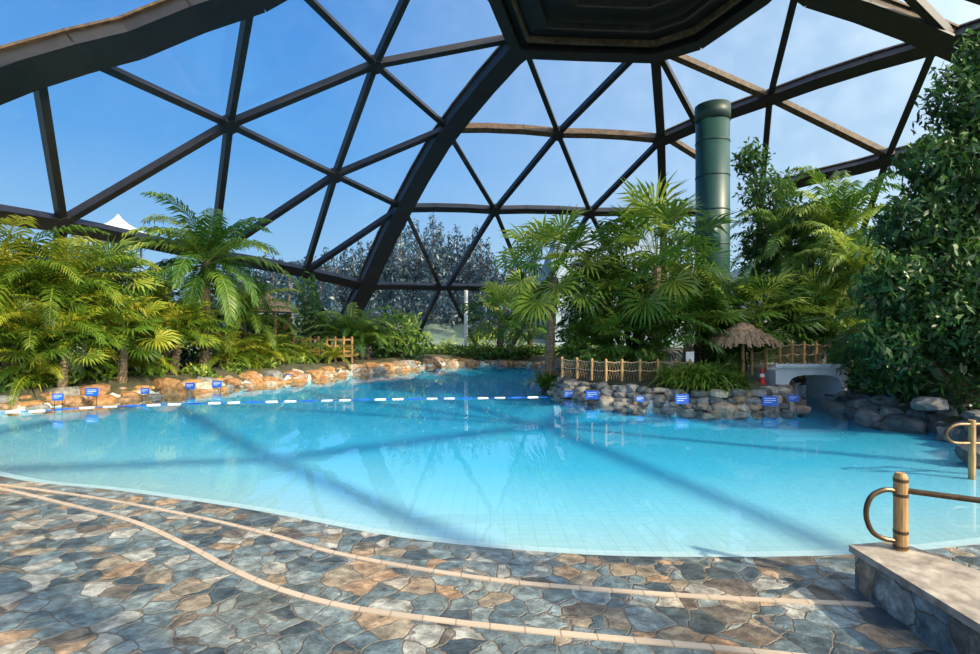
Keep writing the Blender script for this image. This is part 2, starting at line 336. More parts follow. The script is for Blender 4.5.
# dark crown (ventilation hub)
mb=MB(); P=[node(*p,DR-0.35) for p in [(492,-10),(515,47),(585,50),(655,52),(700,38),(765,-8)]]
allp=[node(380,-140,DR-.35)]+P+[node(900,-140,DR-.35)]+[Vector((9,9,16.0)),Vector((2,8,16.2))]
c0=sum(allp,Vector())/len(allp)
vs=allp+[c0+Vector((0,0,.5))]+[p+(p-DC).normalized()*0.5 for p in allp]
n=len(allp); fs=[(i,(i+1)%n,n) for i in range(n)]+[(i,n+1+i,n+1+(i+1)%n,(i+1)%n) for i in range(n)]
mb.add(vs,fs,0.5,0)
for i in range(n):
    a=allp[i];b=allp[(i+1)%n]; u=nrm(a,b); box(mb,a-u*.1,b-u*.1,0.45,0.7,u,0)
for k in range(1,6):
    a=allp[1].lerp(allp[6],k/6)+Vector((0,0,-.1)); b=c0.lerp(a,0.15); box(mb,a,b,0.12,0.3,Vector((0,0,1)),0)
for s in (0.45,0.7,0.87):
    for i in range(n):
        a=c0.lerp(allp[i],s)-Vector((0,0,.1)); b=c0.lerp(allp[(i+1)%n],s)-Vector((0,0,.1)); box(mb,a,b,0.12,0.25,Vector((0,0,1)),0 if s!=0.87 else 1)
mb.obj('dome_crown_vent',['frame','timber_lit'])
# glazing shell
mb=MB(); vs=[];fs=[]; na,ne=64,22; R=DR+0.3; e0=math.asin(7.9/R)
for j in range(ne):
    e=e0+(math.pi/2-e0)*j/(ne-0.9)
    for i in range(na):
        a=2*math.pi*i/na; vs.append(DC+R*Vector((math.cos(e)*math.cos(a),math.cos(e)*math.sin(a),math.sin(e))))
for j in range(ne-1):
    for i in range(na):
        fs.append((j*na+i,j*na+(i+1)%na,(j+1)*na+(i+1)%na,(j+1)*na+i))
mb.add(vs,fs); mb.obj('dome_glazing',['glass'],True)
# ---------------- outside terrain: flat apron, then a grassy rise to the north
def oh(x,y):
    return 0.1+ max(0,min(1,(y-42)/26.0))**1.2*4.2 + 0.4*math.sin(x*.13)*max(0,min(1,(y-42)/20))
mb=MB(); vs=[];fs=[]
rad=[23.4,28,33,38,43,48,54,62,75,95,140,400]
for i in range(96):
    a=2*math.pi*i/96
    for r in rad:
        x,y=DC.x+r*math.cos(a),DC.y+r*math.sin(a); vs.append((x,y,oh(x,y)))
K=len(rad)
for i in range(96):
    for k in range(K-1): fs.append((i*K+k,i*K+k+1,((i+1)%96)*K+k+1,((i+1)%96)*K+k))
mb.add(vs,fs); mb.obj('outside_ground',['grass'],True)
# ---------------- foliage
def clusters(mb,blobs,size,mat=0,base=0.5,density=180):
    for (c,r,*rz) in blobs:
        c=np.array(c); rzv=rz[0] if rz else r
        n=int(density*(r*r*0.6+r*rzv*0.4)*(0.18/size)**2*4)
        d=rng.normal(size=(n,3)); d/=np.linalg.norm(d,axis=1)[:,None]
        lump=1+0.22*np.sin(d[:,0]*5+c[0]*3)*np.cos(d[:,2]*5+c[1])+0.16*np.sin(d[:,1]*11+c[2]*5)
        rad=(rng.uniform(0.35,1.08,n))**0.6*lump
        p=c+d*rad[:,None]*np.array([r,r,rzv])
        out=d*0.6+rng.normal(size=(n,3))*0.6; out/=np.linalg.norm(out,axis=1)[:,None]
        t=np.cross(out,rng.normal(size=(n,3))); t/=np.linalg.norm(t,axis=1)[:,None]; t[:,2]-=0.35
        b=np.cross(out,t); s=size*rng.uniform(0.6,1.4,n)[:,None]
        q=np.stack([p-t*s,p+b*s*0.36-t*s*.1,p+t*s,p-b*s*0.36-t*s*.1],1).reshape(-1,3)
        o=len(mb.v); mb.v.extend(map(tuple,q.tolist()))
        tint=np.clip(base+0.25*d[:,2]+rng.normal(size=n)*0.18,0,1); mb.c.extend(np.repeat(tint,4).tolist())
        mb.f.extend([(o+4*i,o+4*i+1,o+4*i+2,o+4*i+3) for i in range(n)]); mb.m.extend([mat]*n)
def frond(mb,base,az,elev,L,droop,nl,ll,wd,t,mat=0):
    pos=Vector(base); ns=14; P=[];D=[]
    for i in range(ns+1):
        s=i/ns; e=elev-droop*s**1.3; d=Vector((math.cos(e)*math.cos(az),math.cos(e)*math.sin(az),math.sin(e)))
        P.append(pos.copy()); D.append(d); pos=pos+d*L/ns
    side=Vector((-math.sin(az),math.cos(az),0))
    for i in range(ns):
        r0=0.022*L/2.5*(1-i/ns)+.006;r1=0.022*L/2.5*(1-(i+1)/ns)+.006; u=side.cross(D[i])
        mb.add([P[i]-side*r0,P[i]+side*r0,P[i+1]+side*r1,P[i+1]-side*r1,P[i]+u*r0,P[i+1]+u*r1],[(0,1,2,3),(0,4,5,3),(1,4,5,2)],min(1,t+.25),mat)
    for k in range(nl):
        s=0.12+0.88*k/(nl-1); x=s*ns; i=min(int(x),ns-1); f=x-i
        p=P[i].lerp(P[i+1],f); d=D[i]
        l=ll*(0.35+0.65*math.sin(math.pi*min(1,s*0.95+0.08))**0.7)*random.uniform(.85,1.1); up=side.cross(d)
        if up.z<0: up=-up
        for sg in (-1,1):
            a=(side*sg*math.cos(0.55+0.4*s)+d*math.sin(0.55+0.4*s)+up*random.uniform(-.1,.25)).normalized()
            a2=(a+Vector((0,0,-random.uniform(.5,1.1)))).normalized()
            m=p+a*l*0.5; e=m+a2*l*0.5; wv=d*wd/2
            mb.add([p-wv*.5,p+wv*.5,m+wv,m-wv,e],[(0,1,2,3),(3,2,4)],max(0,min(1,t+random.uniform(-.12,.12))),mat)
def fan(mb,base,az,elev,L,R,t,mat=0,nseg=26):
    pos=Vector(base); ns=6
    side=Vector((-math.sin(az),math.cos(az),0))
    for i in range(ns):
        e=elev-0.35*(i/ns)**1.5; d=Vector((math.cos(e)*math.cos(az),math.cos(e)*math.sin(az),math.sin(e))); q=pos+d*L/ns
        mb.add([pos-side*.014,pos+side*.014,q+side*.012,q-side*.012],[(0,1,2,3)],t,mat); pos=q
    e-=0.35; d=Vector((math.cos(e)*math.cos(az),math.cos(e)*math.sin(az),math.sin(e))); up=side.cross(d); 
    if up.z<0: up=-up
    tw=random.uniform(-.5,.5); side,up=side*math.cos(tw)+up*math.sin(tw),up*math.cos(tw)-side*math.sin(tw)
    A=math.radians(260)
    for k in range(nseg):
        a=(k/(nseg-1)-.5)*A
        r=R*(0.70+.30*math.cos(a/2))*random.uniform(.9,1.05)
        v=(d*math.cos(a)+side*math.sin(a)+up*(0.18+0.05*(1 if k%2 else -1))).normalized()
        tn=(-d*math.sin(a)+side*math.cos(a)); wd=r*A/nseg*0.46
        m=pos+v*r*0.62; v2=(v+Vector((0,0,-random.uniform(.2,.9)))).normalized(); tip=m+v2*r*0.42
        mb.add([pos,m+tn*wd/2+up*.012,m-tn*wd/2-up*.012,tip],[(0,1,2),(1,3,2)],max(0,min(1,t+random.uniform(-.1,.1))),mat)
def trunk(mb,h,r0,r1,lean=0.3,mat=1):
    n=12; pts=[Vector((lean*(i/n)**1.6,0,h*i/n)) for i in range(n+1)]
    R=[(r0+(r1-r0)*i/n)*(1.08 if i%2 else .94) for i in range(n+1)]
    tube(mb,pts,R,9,mat); return pts[-1]
def palm_pinnate(name,h,L,nf,ll,leaf,tb=0.5,lean=0.3,elmin=-0.4,nl=34,r=0.13,dr=1.3,lw=.10):
    mb=MB(); top=trunk(mb,h,r*1.3,r,lean)
    for i in range(nf):
        az=i*2.399+random.uniform(-.2,.2); k=i/nf; el=1.4-(1.4-elmin)*k+random.uniform(-.1,.1)
        frond(mb,top+Vector((0,0,-.1*k)),az,el,L*random.uniform(.85,1.08),dr+.5*random.random(),nl,ll,ll*lw,tb+random.uniform(-.28,.32)-.15*k)
    return mb.mesh(name,[leaf,'trunk'])
def palm_fan(name,h,L,R,nf,leaf,tb=0.5,lean=0.2,elmin=-0.5):
    mb=MB(); top=trunk(mb,h,.15,.11,lean)
    for i in range(nf):
        az=i*2.399; k=i/nf; el=1.45-(1.45-elmin)*k
        fan(mb,top+Vector((0,0,.1-.3*k)),az,el,L*random.uniform(.75,1.15),R*random.uniform(.8,1.1),tb+random.uniform(-.25,.35)-.2*k)
    return mb.mesh(name,[leaf,'trunk'])
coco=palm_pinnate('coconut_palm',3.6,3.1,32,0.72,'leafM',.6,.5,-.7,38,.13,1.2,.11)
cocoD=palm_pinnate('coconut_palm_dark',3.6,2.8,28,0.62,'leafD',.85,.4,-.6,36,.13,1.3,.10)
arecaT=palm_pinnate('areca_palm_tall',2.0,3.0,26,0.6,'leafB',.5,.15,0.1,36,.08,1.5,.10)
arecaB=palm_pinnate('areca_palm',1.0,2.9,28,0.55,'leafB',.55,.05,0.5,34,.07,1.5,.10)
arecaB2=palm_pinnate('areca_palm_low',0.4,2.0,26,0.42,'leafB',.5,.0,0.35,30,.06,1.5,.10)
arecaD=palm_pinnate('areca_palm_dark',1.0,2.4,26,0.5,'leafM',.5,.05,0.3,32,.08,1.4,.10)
arecaDD=palm_pinnate('areca_palm_shade',1.0,2.4,26,0.5,'leafD',.9,.05,0.3,32,.08,1.4,.10)  # same palm in dark leaf; its shade is put into the leaf colour
fanA=palm_fan('fan_palm',3.0,1.15,0.95,36,'leafM',.75)
fanB=palm_fan('fan_palm_b',2.9,1.4,1.1,40,'leafM',.6)
fanC=palm_fan('fan_palm_c',1.2,0.9,0.8,28,'leafM',.6,.1,-.2)
fanY=palm_fan('fan_palm_y',1.3,1.0,0.85,28,'leafB',.5,.1,-.1)
def P2(me,name,px,d,sc=1.0,rz=None,z=1.0):
    x=(px-490)/F*d; place(me,name,(x,d,hz(x,d)-0.05),random.uniform(0,6.28) if rz is None else rz,(sc,sc,sc*z))
# left bank
P2(coco,'coconut_palm',205,19.2,1.1,2.0,1.05)
P2(arecaT,'areca_palm',150,19.5,1.0)
for px,d,sc in [(8,15.2,1.3),(58,16.0,1.2),(-45,15.5,1.2),(105,17.8,1.05),(245,22,.95)]: P2(arecaT,'areca_palm',px,d,sc)
for px,d,sc in [(30,14.6,1.05),(-35,15,1.2),(80,15.8,.9),(165,18.2,.9)]: P2(arecaB,'areca_palm',px,d,sc)
P2(fanY,'fan_palm',122,16.0,.95,0,1.1); P2(fanY,'fan_palm',62,14.6,.85,1,1.1); P2(fanA,'fan_palm',95,16.9,1.0,1,.95); P2(fanY,'fan_palm',175,18.2,1.0,1,1.0); P2(fanY,'fan_palm',15,14.4,.8,2,1.1)
for px,d,sc in [(40,14.6,.85),(140,16.9,.8),(228,20.2,.9),(260,21.5,.9),(275,22.5,.9),(300,23.2,.7),(335,24,.6)]: P2(arecaB2,'areca_palm',px,d,sc)
for px,d,sc in [(350,25.5,1.15),(368,26.2,1.0),(330,26.5,1.0),(362,25.6,.8)]: P2(arecaD,'areca_palm',px,d,sc*.95)
# island palms
P2(fanA,'fan_palm',549,18.4,1.2,0.3,1.08)
P2(fanC,'fan_palm',500,31,1.6,1,1.1)
P2(fanC,'fan_palm',530,31,1.3,1,1.0)
P2(fanB,'fan_palm',655,17.0,1.15,1.0,1.08)
P2(fanB,'fan_palm',610,19.5,.95,3.0,.9)
P2(fanC,'fan_palm',686,16.0,1.1,0,1.0)
P2(fanC,'fan_palm',620,16.8,1.0,0,.9)
P2(fanC,'fan_palm',582,18.8,.9,0,.9)
P2(fanB,'fan_palm',697,17.6,.9,0.5,.85)
P2(arecaD,'areca_palm',604,21.5,.8,0.5,2.6)
# right back palms
P2(coco,'coconut_palm',838,19.5,.95,1,1.5)
P2(cocoD,'coconut_palm',790,21,1.0,4,1.35)
P2(coco,'coconut_palm',872,17,.75,2.5,1.25)
P2(fanB,'fan_palm',762,17.5,.95,4,0.9)
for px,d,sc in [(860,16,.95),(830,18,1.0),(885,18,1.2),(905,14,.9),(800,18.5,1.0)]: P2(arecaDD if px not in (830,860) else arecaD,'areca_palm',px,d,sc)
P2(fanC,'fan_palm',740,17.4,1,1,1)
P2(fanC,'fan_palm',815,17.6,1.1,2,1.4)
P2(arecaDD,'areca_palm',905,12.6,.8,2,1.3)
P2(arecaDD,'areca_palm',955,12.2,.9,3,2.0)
# broadleaf masses
def tree(name,leaf,blobs_px,size,base,dens=180,trunks=True,root=None):
    mb=MB(); bl=[]
    for (px,py,d,r,*rz) in blobs_px: bl.append((tuple(w(px,py,d)),r,*(rz or [r])))
    clusters(mb,bl,size,0,base,dens)
    cx=sum(b[0][0] for b in bl)/len(bl); cy=sum(b[0][1] for b in bl)/len(bl)
    rt=Vector((cx,cy,hz(cx,cy)-.1)) if root is None else Vector(root)
    if trunks:
        for b in bl:
            c=Vector(b[0]); m=rt.lerp(c,.5)+Vector((0,0,.3)); tube(mb,[rt,m,c],[.14,.09,.03],7,1)
    mb.v=[(v[0]-rt.x,v[1]-rt.y,v[2]-rt.z) for v in mb.v]
    return mb.obj(name,[leaf,'trunk'],False,rt)
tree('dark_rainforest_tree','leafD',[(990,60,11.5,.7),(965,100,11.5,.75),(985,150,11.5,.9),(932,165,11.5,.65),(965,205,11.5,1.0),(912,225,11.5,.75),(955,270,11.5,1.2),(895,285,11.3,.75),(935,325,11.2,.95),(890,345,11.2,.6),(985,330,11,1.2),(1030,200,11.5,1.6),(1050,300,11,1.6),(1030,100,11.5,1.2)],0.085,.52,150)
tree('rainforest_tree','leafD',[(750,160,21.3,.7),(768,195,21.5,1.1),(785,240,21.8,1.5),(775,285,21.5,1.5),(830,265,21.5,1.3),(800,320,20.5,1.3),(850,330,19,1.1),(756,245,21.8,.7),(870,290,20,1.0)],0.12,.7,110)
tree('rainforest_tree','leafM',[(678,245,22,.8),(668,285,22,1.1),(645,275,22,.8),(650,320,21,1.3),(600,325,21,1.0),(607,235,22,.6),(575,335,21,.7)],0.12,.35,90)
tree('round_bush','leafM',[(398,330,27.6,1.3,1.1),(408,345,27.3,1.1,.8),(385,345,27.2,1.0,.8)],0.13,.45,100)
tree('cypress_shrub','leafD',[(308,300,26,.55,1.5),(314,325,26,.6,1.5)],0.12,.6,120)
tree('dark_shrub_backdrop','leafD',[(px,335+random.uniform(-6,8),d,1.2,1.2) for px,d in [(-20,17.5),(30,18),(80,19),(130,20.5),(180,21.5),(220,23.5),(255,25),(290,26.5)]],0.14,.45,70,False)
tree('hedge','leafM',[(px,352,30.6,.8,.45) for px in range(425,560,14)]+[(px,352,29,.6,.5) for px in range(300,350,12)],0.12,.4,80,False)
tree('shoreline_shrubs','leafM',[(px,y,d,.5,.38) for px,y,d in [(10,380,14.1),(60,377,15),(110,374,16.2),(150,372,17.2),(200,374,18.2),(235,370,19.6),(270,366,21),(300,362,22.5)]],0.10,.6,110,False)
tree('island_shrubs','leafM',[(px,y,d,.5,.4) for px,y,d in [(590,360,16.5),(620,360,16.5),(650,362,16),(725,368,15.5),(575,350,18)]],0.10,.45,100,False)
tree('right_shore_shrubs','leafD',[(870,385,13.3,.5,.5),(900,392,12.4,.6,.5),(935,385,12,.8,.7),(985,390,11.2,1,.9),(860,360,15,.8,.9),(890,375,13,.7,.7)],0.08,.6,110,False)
def strap(name,px,d,n,L,leaf,tb,el0=.5):
    mb=MB()
    for i in range(n):
        az=random.uniform(0,6.28); el=random.uniform(el0,1.45); b=Vector((random.uniform(-.35,.35),random.uniform(-.25,.25),0)); l=L*random.uniform(.7,1.1)
        side=Vector((-math.sin(az),math.cos(az),0)); pos=b.copy()
        vs=[];ns=5
        for k in range(ns+1):
            e=el-1.9*(k/ns)**1.4; wd=0.025*(1-(k/ns)**2)+.002
            vs+=[pos-side*wd,pos+side*wd]; pos=pos+Vector((math.cos(e)*math.cos(az),math.cos(e)*math.sin(az),math.sin(e)))*l/ns
        mb.add(vs,[(2*k,2*k+1,2*k+3,2*k+2) for k in range(ns)],max(0,min(1,tb+random.uniform(-.25,.25))))
    x=(px-490)/F*d; return mb.obj(name,[leaf],False,(x,d,hz(x,d)-.03))
strap('strap_leaf_clump',700,14.2,620,1.15,'leafM',.6); strap('strap_leaf_clump',678,14.4,300,.95,'leafM',.65); strap('strap_leaf_clump',728,14.1,300,.85,'leafM',.5)
strap('strap_leaf_clump',549,18.0,260,.9,'leafM',.5)
strap('strap_leaf_clump',30,14.4,200,.8,'leafB',.5); strap('strap_leaf_clump',255,20.6,200,.9,'leafB',.5)
# outside pine belt on the rise
mb=MB(); bl=[]
for px in range(225,700,8):
    top=np.interp(px,[225,260,300,345,385,430,470,500,560,600,700],[272,256,265,250,232,220,232,255,262,262,262])+random.uniform(-9,9)
    d=66+random.uniform(-5,8); zt=H+(327-top)/F*d
    x=(px-490)/F*d; z=zt-.6; r=.5; gz=oh(x,d)+1.5
    while z>gz: bl.append(((x+random.uniform(-.3,.3),d,z),r,1.0)); z-=1.3; r=min(2.3,r+.3)
    tube(mb,[(x,d,gz-1.6),(x,d,zt-.3)],[.25,.05],5,1)
for k in range(26):
    x=random.uniform(-28,16); y=random.uniform(50,60); hh=random.uniform(2.5,5.0); z=oh(x,y)+hh; r=.7
    while z>oh(x,y)+.6: bl.append(((x,y,z),r,1.1)); z-=1.3; r+=.25
clusters(mb,bl,0.22,0,.5,50); mb.obj('pine_belt_outside',['leafO','trunk'])
mb=MB(); bl=[((x,random.uniform(55,60),3),4,3.5) for x in range(-110,-36,6)]+[((x,random.uniform(52,60),3),3.5,3) for x in range(36,130,6)]
clusters(mb,bl,0.4,0,.5,30); mb.obj('tree_belt_outside',['leafO','trunk'])
mb=MB(); bl=[((random.uniform(-20,14),random.uniform(42,50),0),random.uniform(.5,1.1),random.uniform(.5,1.0)) for i in range(30)]
bl=[((x,y,oh(x,y)+.5),r,q) for ((x,y,z),r,q) in bl]
clusters(mb,bl,0.16,0,.7,40); mb.obj('lawn_shrubs_outside',['leafM','trunk'])
mb=MB(); vs=[];fs=[]; K=60
for i in range(K+1):
    x=-260+520*i/K; h=12+6*math.sin(i*.35)+4*math.sin(i*.9+1)+3*mnoise.noise(Vector((i*.7,0,0)))
    vs+=[(x,150,0),(x,170,h*.8),(x,200,h*1.3),(x,240,h*.6)]
for i in range(K):
    for k in range(3): fs.append((i*4+k,i*4+4+k,i*4+5+k,i*4+1+k))
mb.add(vs,fs,.9); mb.obj('wooded_hills_outside',['leafO'],True)
# pavilion with conical white roof
mb=MB(); c=w(118,236,42); n=16; vs=[];
prof=[(3.1,-0.3),(2.9,0.0),(1.7,.45),(.8,.95),(.3,1.4),(.03,1.8)]
for r,z in prof:
    for k in range(n):
        a=2*math.pi*k/n; rr_=r*(1.04 if k%2 else .96); vs.append((c.x+rr_*math.cos(a),c.y+rr_*math.sin(a),c.z+z))
fs=[(j*n+k,j*n+(k+1)%n,(j+1)*n+(k+1)%n,(j+1)*n+k) for j in range(len(prof)-1) for k in range(n)]
mb.add(vs,fs,0.5,0)
for k in range(8):
    a=2*math.pi*k/8; tube(mb,[(c.x+1.6*math.cos(a),c.y+1.6*math.sin(a),0),(c.x+1.6*math.cos(a),c.y+1.6*math.sin(a),c.z)],.1,6,1)
tube(mb,[(c.x,c.y,0.1),(c.x,c.y,c.z)],.5,16,1)
mb.obj('tent_roof_pavilion',['tent','grey'])
# grey hipped-roof building beyond
mb=MB()
vs=[(8.5,46,0),(20,46,0),(20,58,0),(8.5,58,0),(8.5,46,8),(20,46,8),(20,58,8),(8.5,58,8),(10,52,12.3),(19,52,12.3)]
mb.add(vs,[(0,1,5,4),(1,2,6,5),(2,3,7,6),(3,0,4,7)],.5,1); mb.add(vs,[(4,5,9,8),(6,7,8,9),(5,6,9),(7,4,8)],.5,0)
for k in range(5):
    for z in (2,5): box(mb,(9.5+2.2*k,45.97,z+1),(11+2.2*k,45.97,z+1),.08,1.6,mat=0)
mb.v=[(v[0]-3,v[1],v[2]) for v in mb.v]
mb.obj('grey_roof_building',['grey','haze'])
# ---------------- vent column
mb=MB(); cx,cy=(712.5-490)/F*19.5,19.5
z0=hz(cx,cy)-.1; ztop=H+(327-108)/F*19.5
tube(mb,[(cx,cy,z0),(cx,cy,ztop)],.61,40,0)
tube(mb,[(cx,cy,ztop-.55),(cx,cy,ztop+.06)],.64,40,1)
tube(mb,[(cx,cy,ztop+.06),(cx,cy,ztop+.12)],.5,40,1)
z=z0+.9
while z<ztop-.7:
    tube(mb,[(cx,cy,z),(cx,cy,z+.05)],.625,40,1); z+=1.3
box(mb,(cx-.2,cy-.60,5.2),(cx-.2,cy-.60,6.3),.45,.06,Vector((0,1,0)),0)
o=mb.obj('green_vent_column',['green','greend'])
for pl in o.data.polygons:
    if len(pl.vertices)==4: pl.use_smooth=True
mb=MB(); px_,py_=(466-490)/F*33.5,33.5; zz=.5
tube(mb,[(px_,py_,zz),(px_,py_,H+(327-290)/F*33.5)],.13,12); tube(mb,[(px_,py_,zz),(px_,py_,zz+.25)],.22,12); mb.obj('white_pillar',['pier'])
# ---------------- rocks
bmt=bmesh.new(); bmesh.ops.create_icosphere(bmt,subdivisions=2,radius=1); IV=[v.co.copy() for v in bmt.verts]; IF=[tuple(v.index for v in f.verts) for f in bmt.faces]; bmt.free()
def rock(mb,c,sx,sy,sz,t):
    off=Vector((random.random()*50,random.random()*50,random.random()*50)); rot=Matrix.Rotation(random.random()*6.28,3,'Z')@Matrix.Rotation(random.uniform(-.3,.3),3,'X')
    vs=[]
    for v in IV:
        k=1+0.35*mnoise.noise(v*1.3+off)+.12*mnoise.noise(v*3+off)
        q=Vector((max(-.8,min(.8,v.x*k)),max(-.8,min(.8,v.y*k)),max(-.75,min(.75,v.z*k)))); q=rot@Vector((q.x*sx,q.y*sy,q.z*sz)); vs.append(Vector(c)+q)
    mb.add(vs,IF,t)
def rockline(name,pts,step,s0,s1,tint,rows=2,inset=.15,z0=0.0,dz=.2):
    mb=MB(); pts=[Vector((x,y,0)) for x,y in pts]
    for a,b in zip(pts,pts[1:]):
        L=(b-a).length; n=max(1,int(L/step)); d=(b-a).normalized(); s=Vector((d.y,-d.x,0))
        for i in range(n):
            for r in range(rows):
                c=a.lerp(b,(i+random.random()*.7)/n)+s*(inset*r+random.uniform(-.05,.1)); sz=random.uniform(s0,s1)
                rock(mb,(c.x,c.y,z0+r*dz+random.uniform(-.03,.05)),sz*random.uniform(.9,1.5),sz*random.uniform(.8,1.2),sz*random.uniform(.5,.8),random.choice(tint)+random.uniform(-.06,.06))
    return mb.obj(name,['rock'])
isl=[tuple(g(*p)[:2]) for p in [(800,400),(797,409),(760,412),(720,412),(680,410),(640,407),(600,403),(562,397),(545,387)]]+[(2.4,21.5)]
rockline('island_rock_edging',isl,.22,.11,.27,(.1,.2,.35,.38,.38,.3,.48,.95,.98),4,.13,-.08,.16)
left=[tuple(g(*p)[:2]) for p in [(470,364.5),(425,368),(400,371),(350,375),(300,381),(245,386),(190,393),(100,402),(0,412)]]+[(-15,12.6)]
rockline('left_shore_rock_edging',left,.36,.15,.42,(.4,.55,.65,.7,.75,.9,.95),3,.2,-.08,.17)
right=[tuple(g(*p)[:2]) for p in [(838,404),(850,412),(880,419),(950,430),(980,442),(1010,462)]][::-1]
rockline('right_shore_rock_edging',right[::-1],.38,.2,.42,(.05,.15,.25,.4),3,-.25,-.04,.18)
rockline('far_shore_rock_edging',[(2.4,21.5),(2.9,28),(1.5,30.5),tuple(g(470,364.5)[:2])],.6,.2,.35,(.4,.6,.9),2,.2,0,.12)
mb=MB()
for i in range(26):
    c=g(random.uniform(905,1010),random.uniform(412,432)); rock(mb,(c.x+.4,c.y+.5,random.uniform(.25,.6)),random.uniform(.25,.45),random.uniform(.25,.4),random.uniform(.15,.3),random.uniform(0,.45))
mb.obj('boulder_pile',['rock'])
mb=MB(); c=g(975,462); rock(mb,(c.x+.1,c.y,.1),.35,.3,.2,.1); rock(mb,(c.x+.6,c.y+.3,.1),.4,.3,.25,.3); mb.obj('shore_boulder',['rock'])
# ---------------- lane buoys
mb=MB(); pts=[g(*p,.01) for p in [(0,412),(35,411),(80,408),(150,405),(215,403),(300,401),(400,399),(480,398),(548,397)]]
cp=catmull(pts,12); tube(mb,cp,.010,5,2)
acc=0;nxt=.3;cnt=0
for a,b in zip(cp,cp[1:]):
    L=(b-a).length
    while nxt<acc+L:
        c=a.lerp(b,(nxt-acc)/L); d=(b-a).normalized()
        tube(mb,[c-d*.17,c-d*.14,c+d*.14,c+d*.17],[.012,.024,.024,.012],10,2 if cnt%3==2 else 0); cnt+=1; nxt+=.52
    acc+=L
mb.obj('lane_buoy_rope',['buoy','rope','blue'])
# ---------------- island fence, parasol, bridge
def fence(name,pts,h,rails=2,mesh=True):
    mb=MB()
    P3=[Vector((x,y,hz(x,y)-.05 if z is None else z)) for x,y,z in pts]
    for p in P3:
        tube(mb,[p,p+Vector((0,0,h)),p+Vector((0,0,h+.03))],[.04,.04,.02],8,0)
    for a,b in zip(P3,P3[1:]):
        for r in range(rails):
            z=h*(.92-.4*r); m=(a+b)/2; tube(mb,[a+Vector((0,0,z)),m+Vector((0,0,z-.04)),b+Vector((0,0,z))],.016,6,1)
        if mesh:
            n=6
            for k in range(n):
                a0=a.lerp(b,k/n);b0=a.lerp(b,(k+1)/n)
                tube(mb,[a0+Vector((0,0,.05)),b0+Vector((0,0,h*.9))],.004,4,1); tube(mb,[b0+Vector((0,0,.05)),a0+Vector((0,0,h*.9))],.004,4,1)
    return mb.obj(name,['wood','rope'])
fp=[]
for px in (562,577,592,606,622,640,658,676,690):
    d=14.9+max(0,(600-px))*.03; fp.append(((px-490)/F*d,d,.62))
fence('rope_fence',fp,.62)
fp=[]
for px,z in [(752,.75),(766,.85),(780,.98),(792,1.02),(804,1.02),(816,1.02),(830,1.0)]:
    fp.append(((px-490)/F*15.4,15.4,z))
fence('bridge_rope_fence',fp,.72)
fp=[((px-490)/F*17,17,1.0) for px in (765,782,800,818,832)]
fence('bridge_rope_fence',fp,.8)
# bridge
mb=MB(); x0,x1,y0,y1=8.35,10.45,14.9,16.6; ztop=1.05
arc=[]; cxm=9.5; rx=.78
for k in range(13):
    a=math.pi*k/12; cc=math.cos(a); arc.append((cxm+rx*(abs(cc)**.6)*(1 if cc>0 else -1),.45+.35*max(0,math.sin(a))**.8))
outer=[(x0,-.6),(x0,ztop-.12),(x0+.3,ztop),(x1-.2,ztop),(x1,ztop-.1),(x1,-.6)]
inner=[(cxm+rx,-.6)]+arc+[(cxm-rx,-.6)]
prof=outer+inner; n=len(prof)
vs=[(x,y0,z) for x,z in prof]+[(x,y1,z) for x,z in prof]
mb.add(vs,[tuple(range(n-1,-1,-1)),tuple(range(n,2*n))]+[(i,(i+1)%n,n+(i+1)%n,n+i) for i in range(n)])
box(mb,(x0-.05,y0-.03,ztop+.02),(x1+.05,y0-.03,ztop+.02),.12,.1,mat=0)
o=mb.obj('arched_footbridge',['white'])
bm=bmesh.new(); bm.from_mesh(o.data); bmesh.ops.triangulate(bm,faces=[f for f in bm.faces if len(f.verts)>4]); bm.to_mesh(o.data); bm.free()
def parasol(px,d,py_top,rad,h):
    mb=MB(); x=(px-490)/F*d; zt=H+(327-py_top)/F*d; g0=hz(x,d)-.05
    tube(mb,[(0,0,0),(0,0,zt-g0-.1)],.05,8,1)
    for lay in range(4):
        r0=rad*(.02+.22*lay); r1=rad*(.42+.2*lay); za=zt-g0-h*(.2*lay); zb=zt-g0-h*(.42+.2*lay)
        for k in range(110):
            a=random.uniform(0,6.28); wd=.035; s=Vector((-math.sin(a),math.cos(a),0)); u=Vector((math.cos(a),math.sin(a),0)); rr1=r1*random.uniform(.92,1.06)
            j=random.uniform(-.02,.03)
            p0=u*r0+Vector((0,0,za+j)); p1=u*(r0*.4+rr1*.6)+Vector((0,0,za*.5+zb*.5+.06+j)); p2=u*rr1+Vector((0,0,zb+random.uniform(-.07,.03)))
            mb.add([p0-s*wd*.5,p0+s*wd*.5,p1+s*wd,p1-s*wd,p2+s*wd*.7,p2-s*wd*.7],[(0,1,2,3),(3,2,4,5)],.5,0)
    n=20; vs=[(0,0,zt-g0)]+[(rad*.95*math.cos(6.283*k/n),rad*.95*math.sin(6.283*k/n),zt-g0-h*.9) for k in range(n)]
    mb.add(vs,[(0,1+k,1+(k+1)%n) for k in range(n)],.5,0)
    return mb.obj('thatched_parasol',['thatch','wood'],False,(x,d,g0))
parasol(743,15.4,323,1.0,.66)
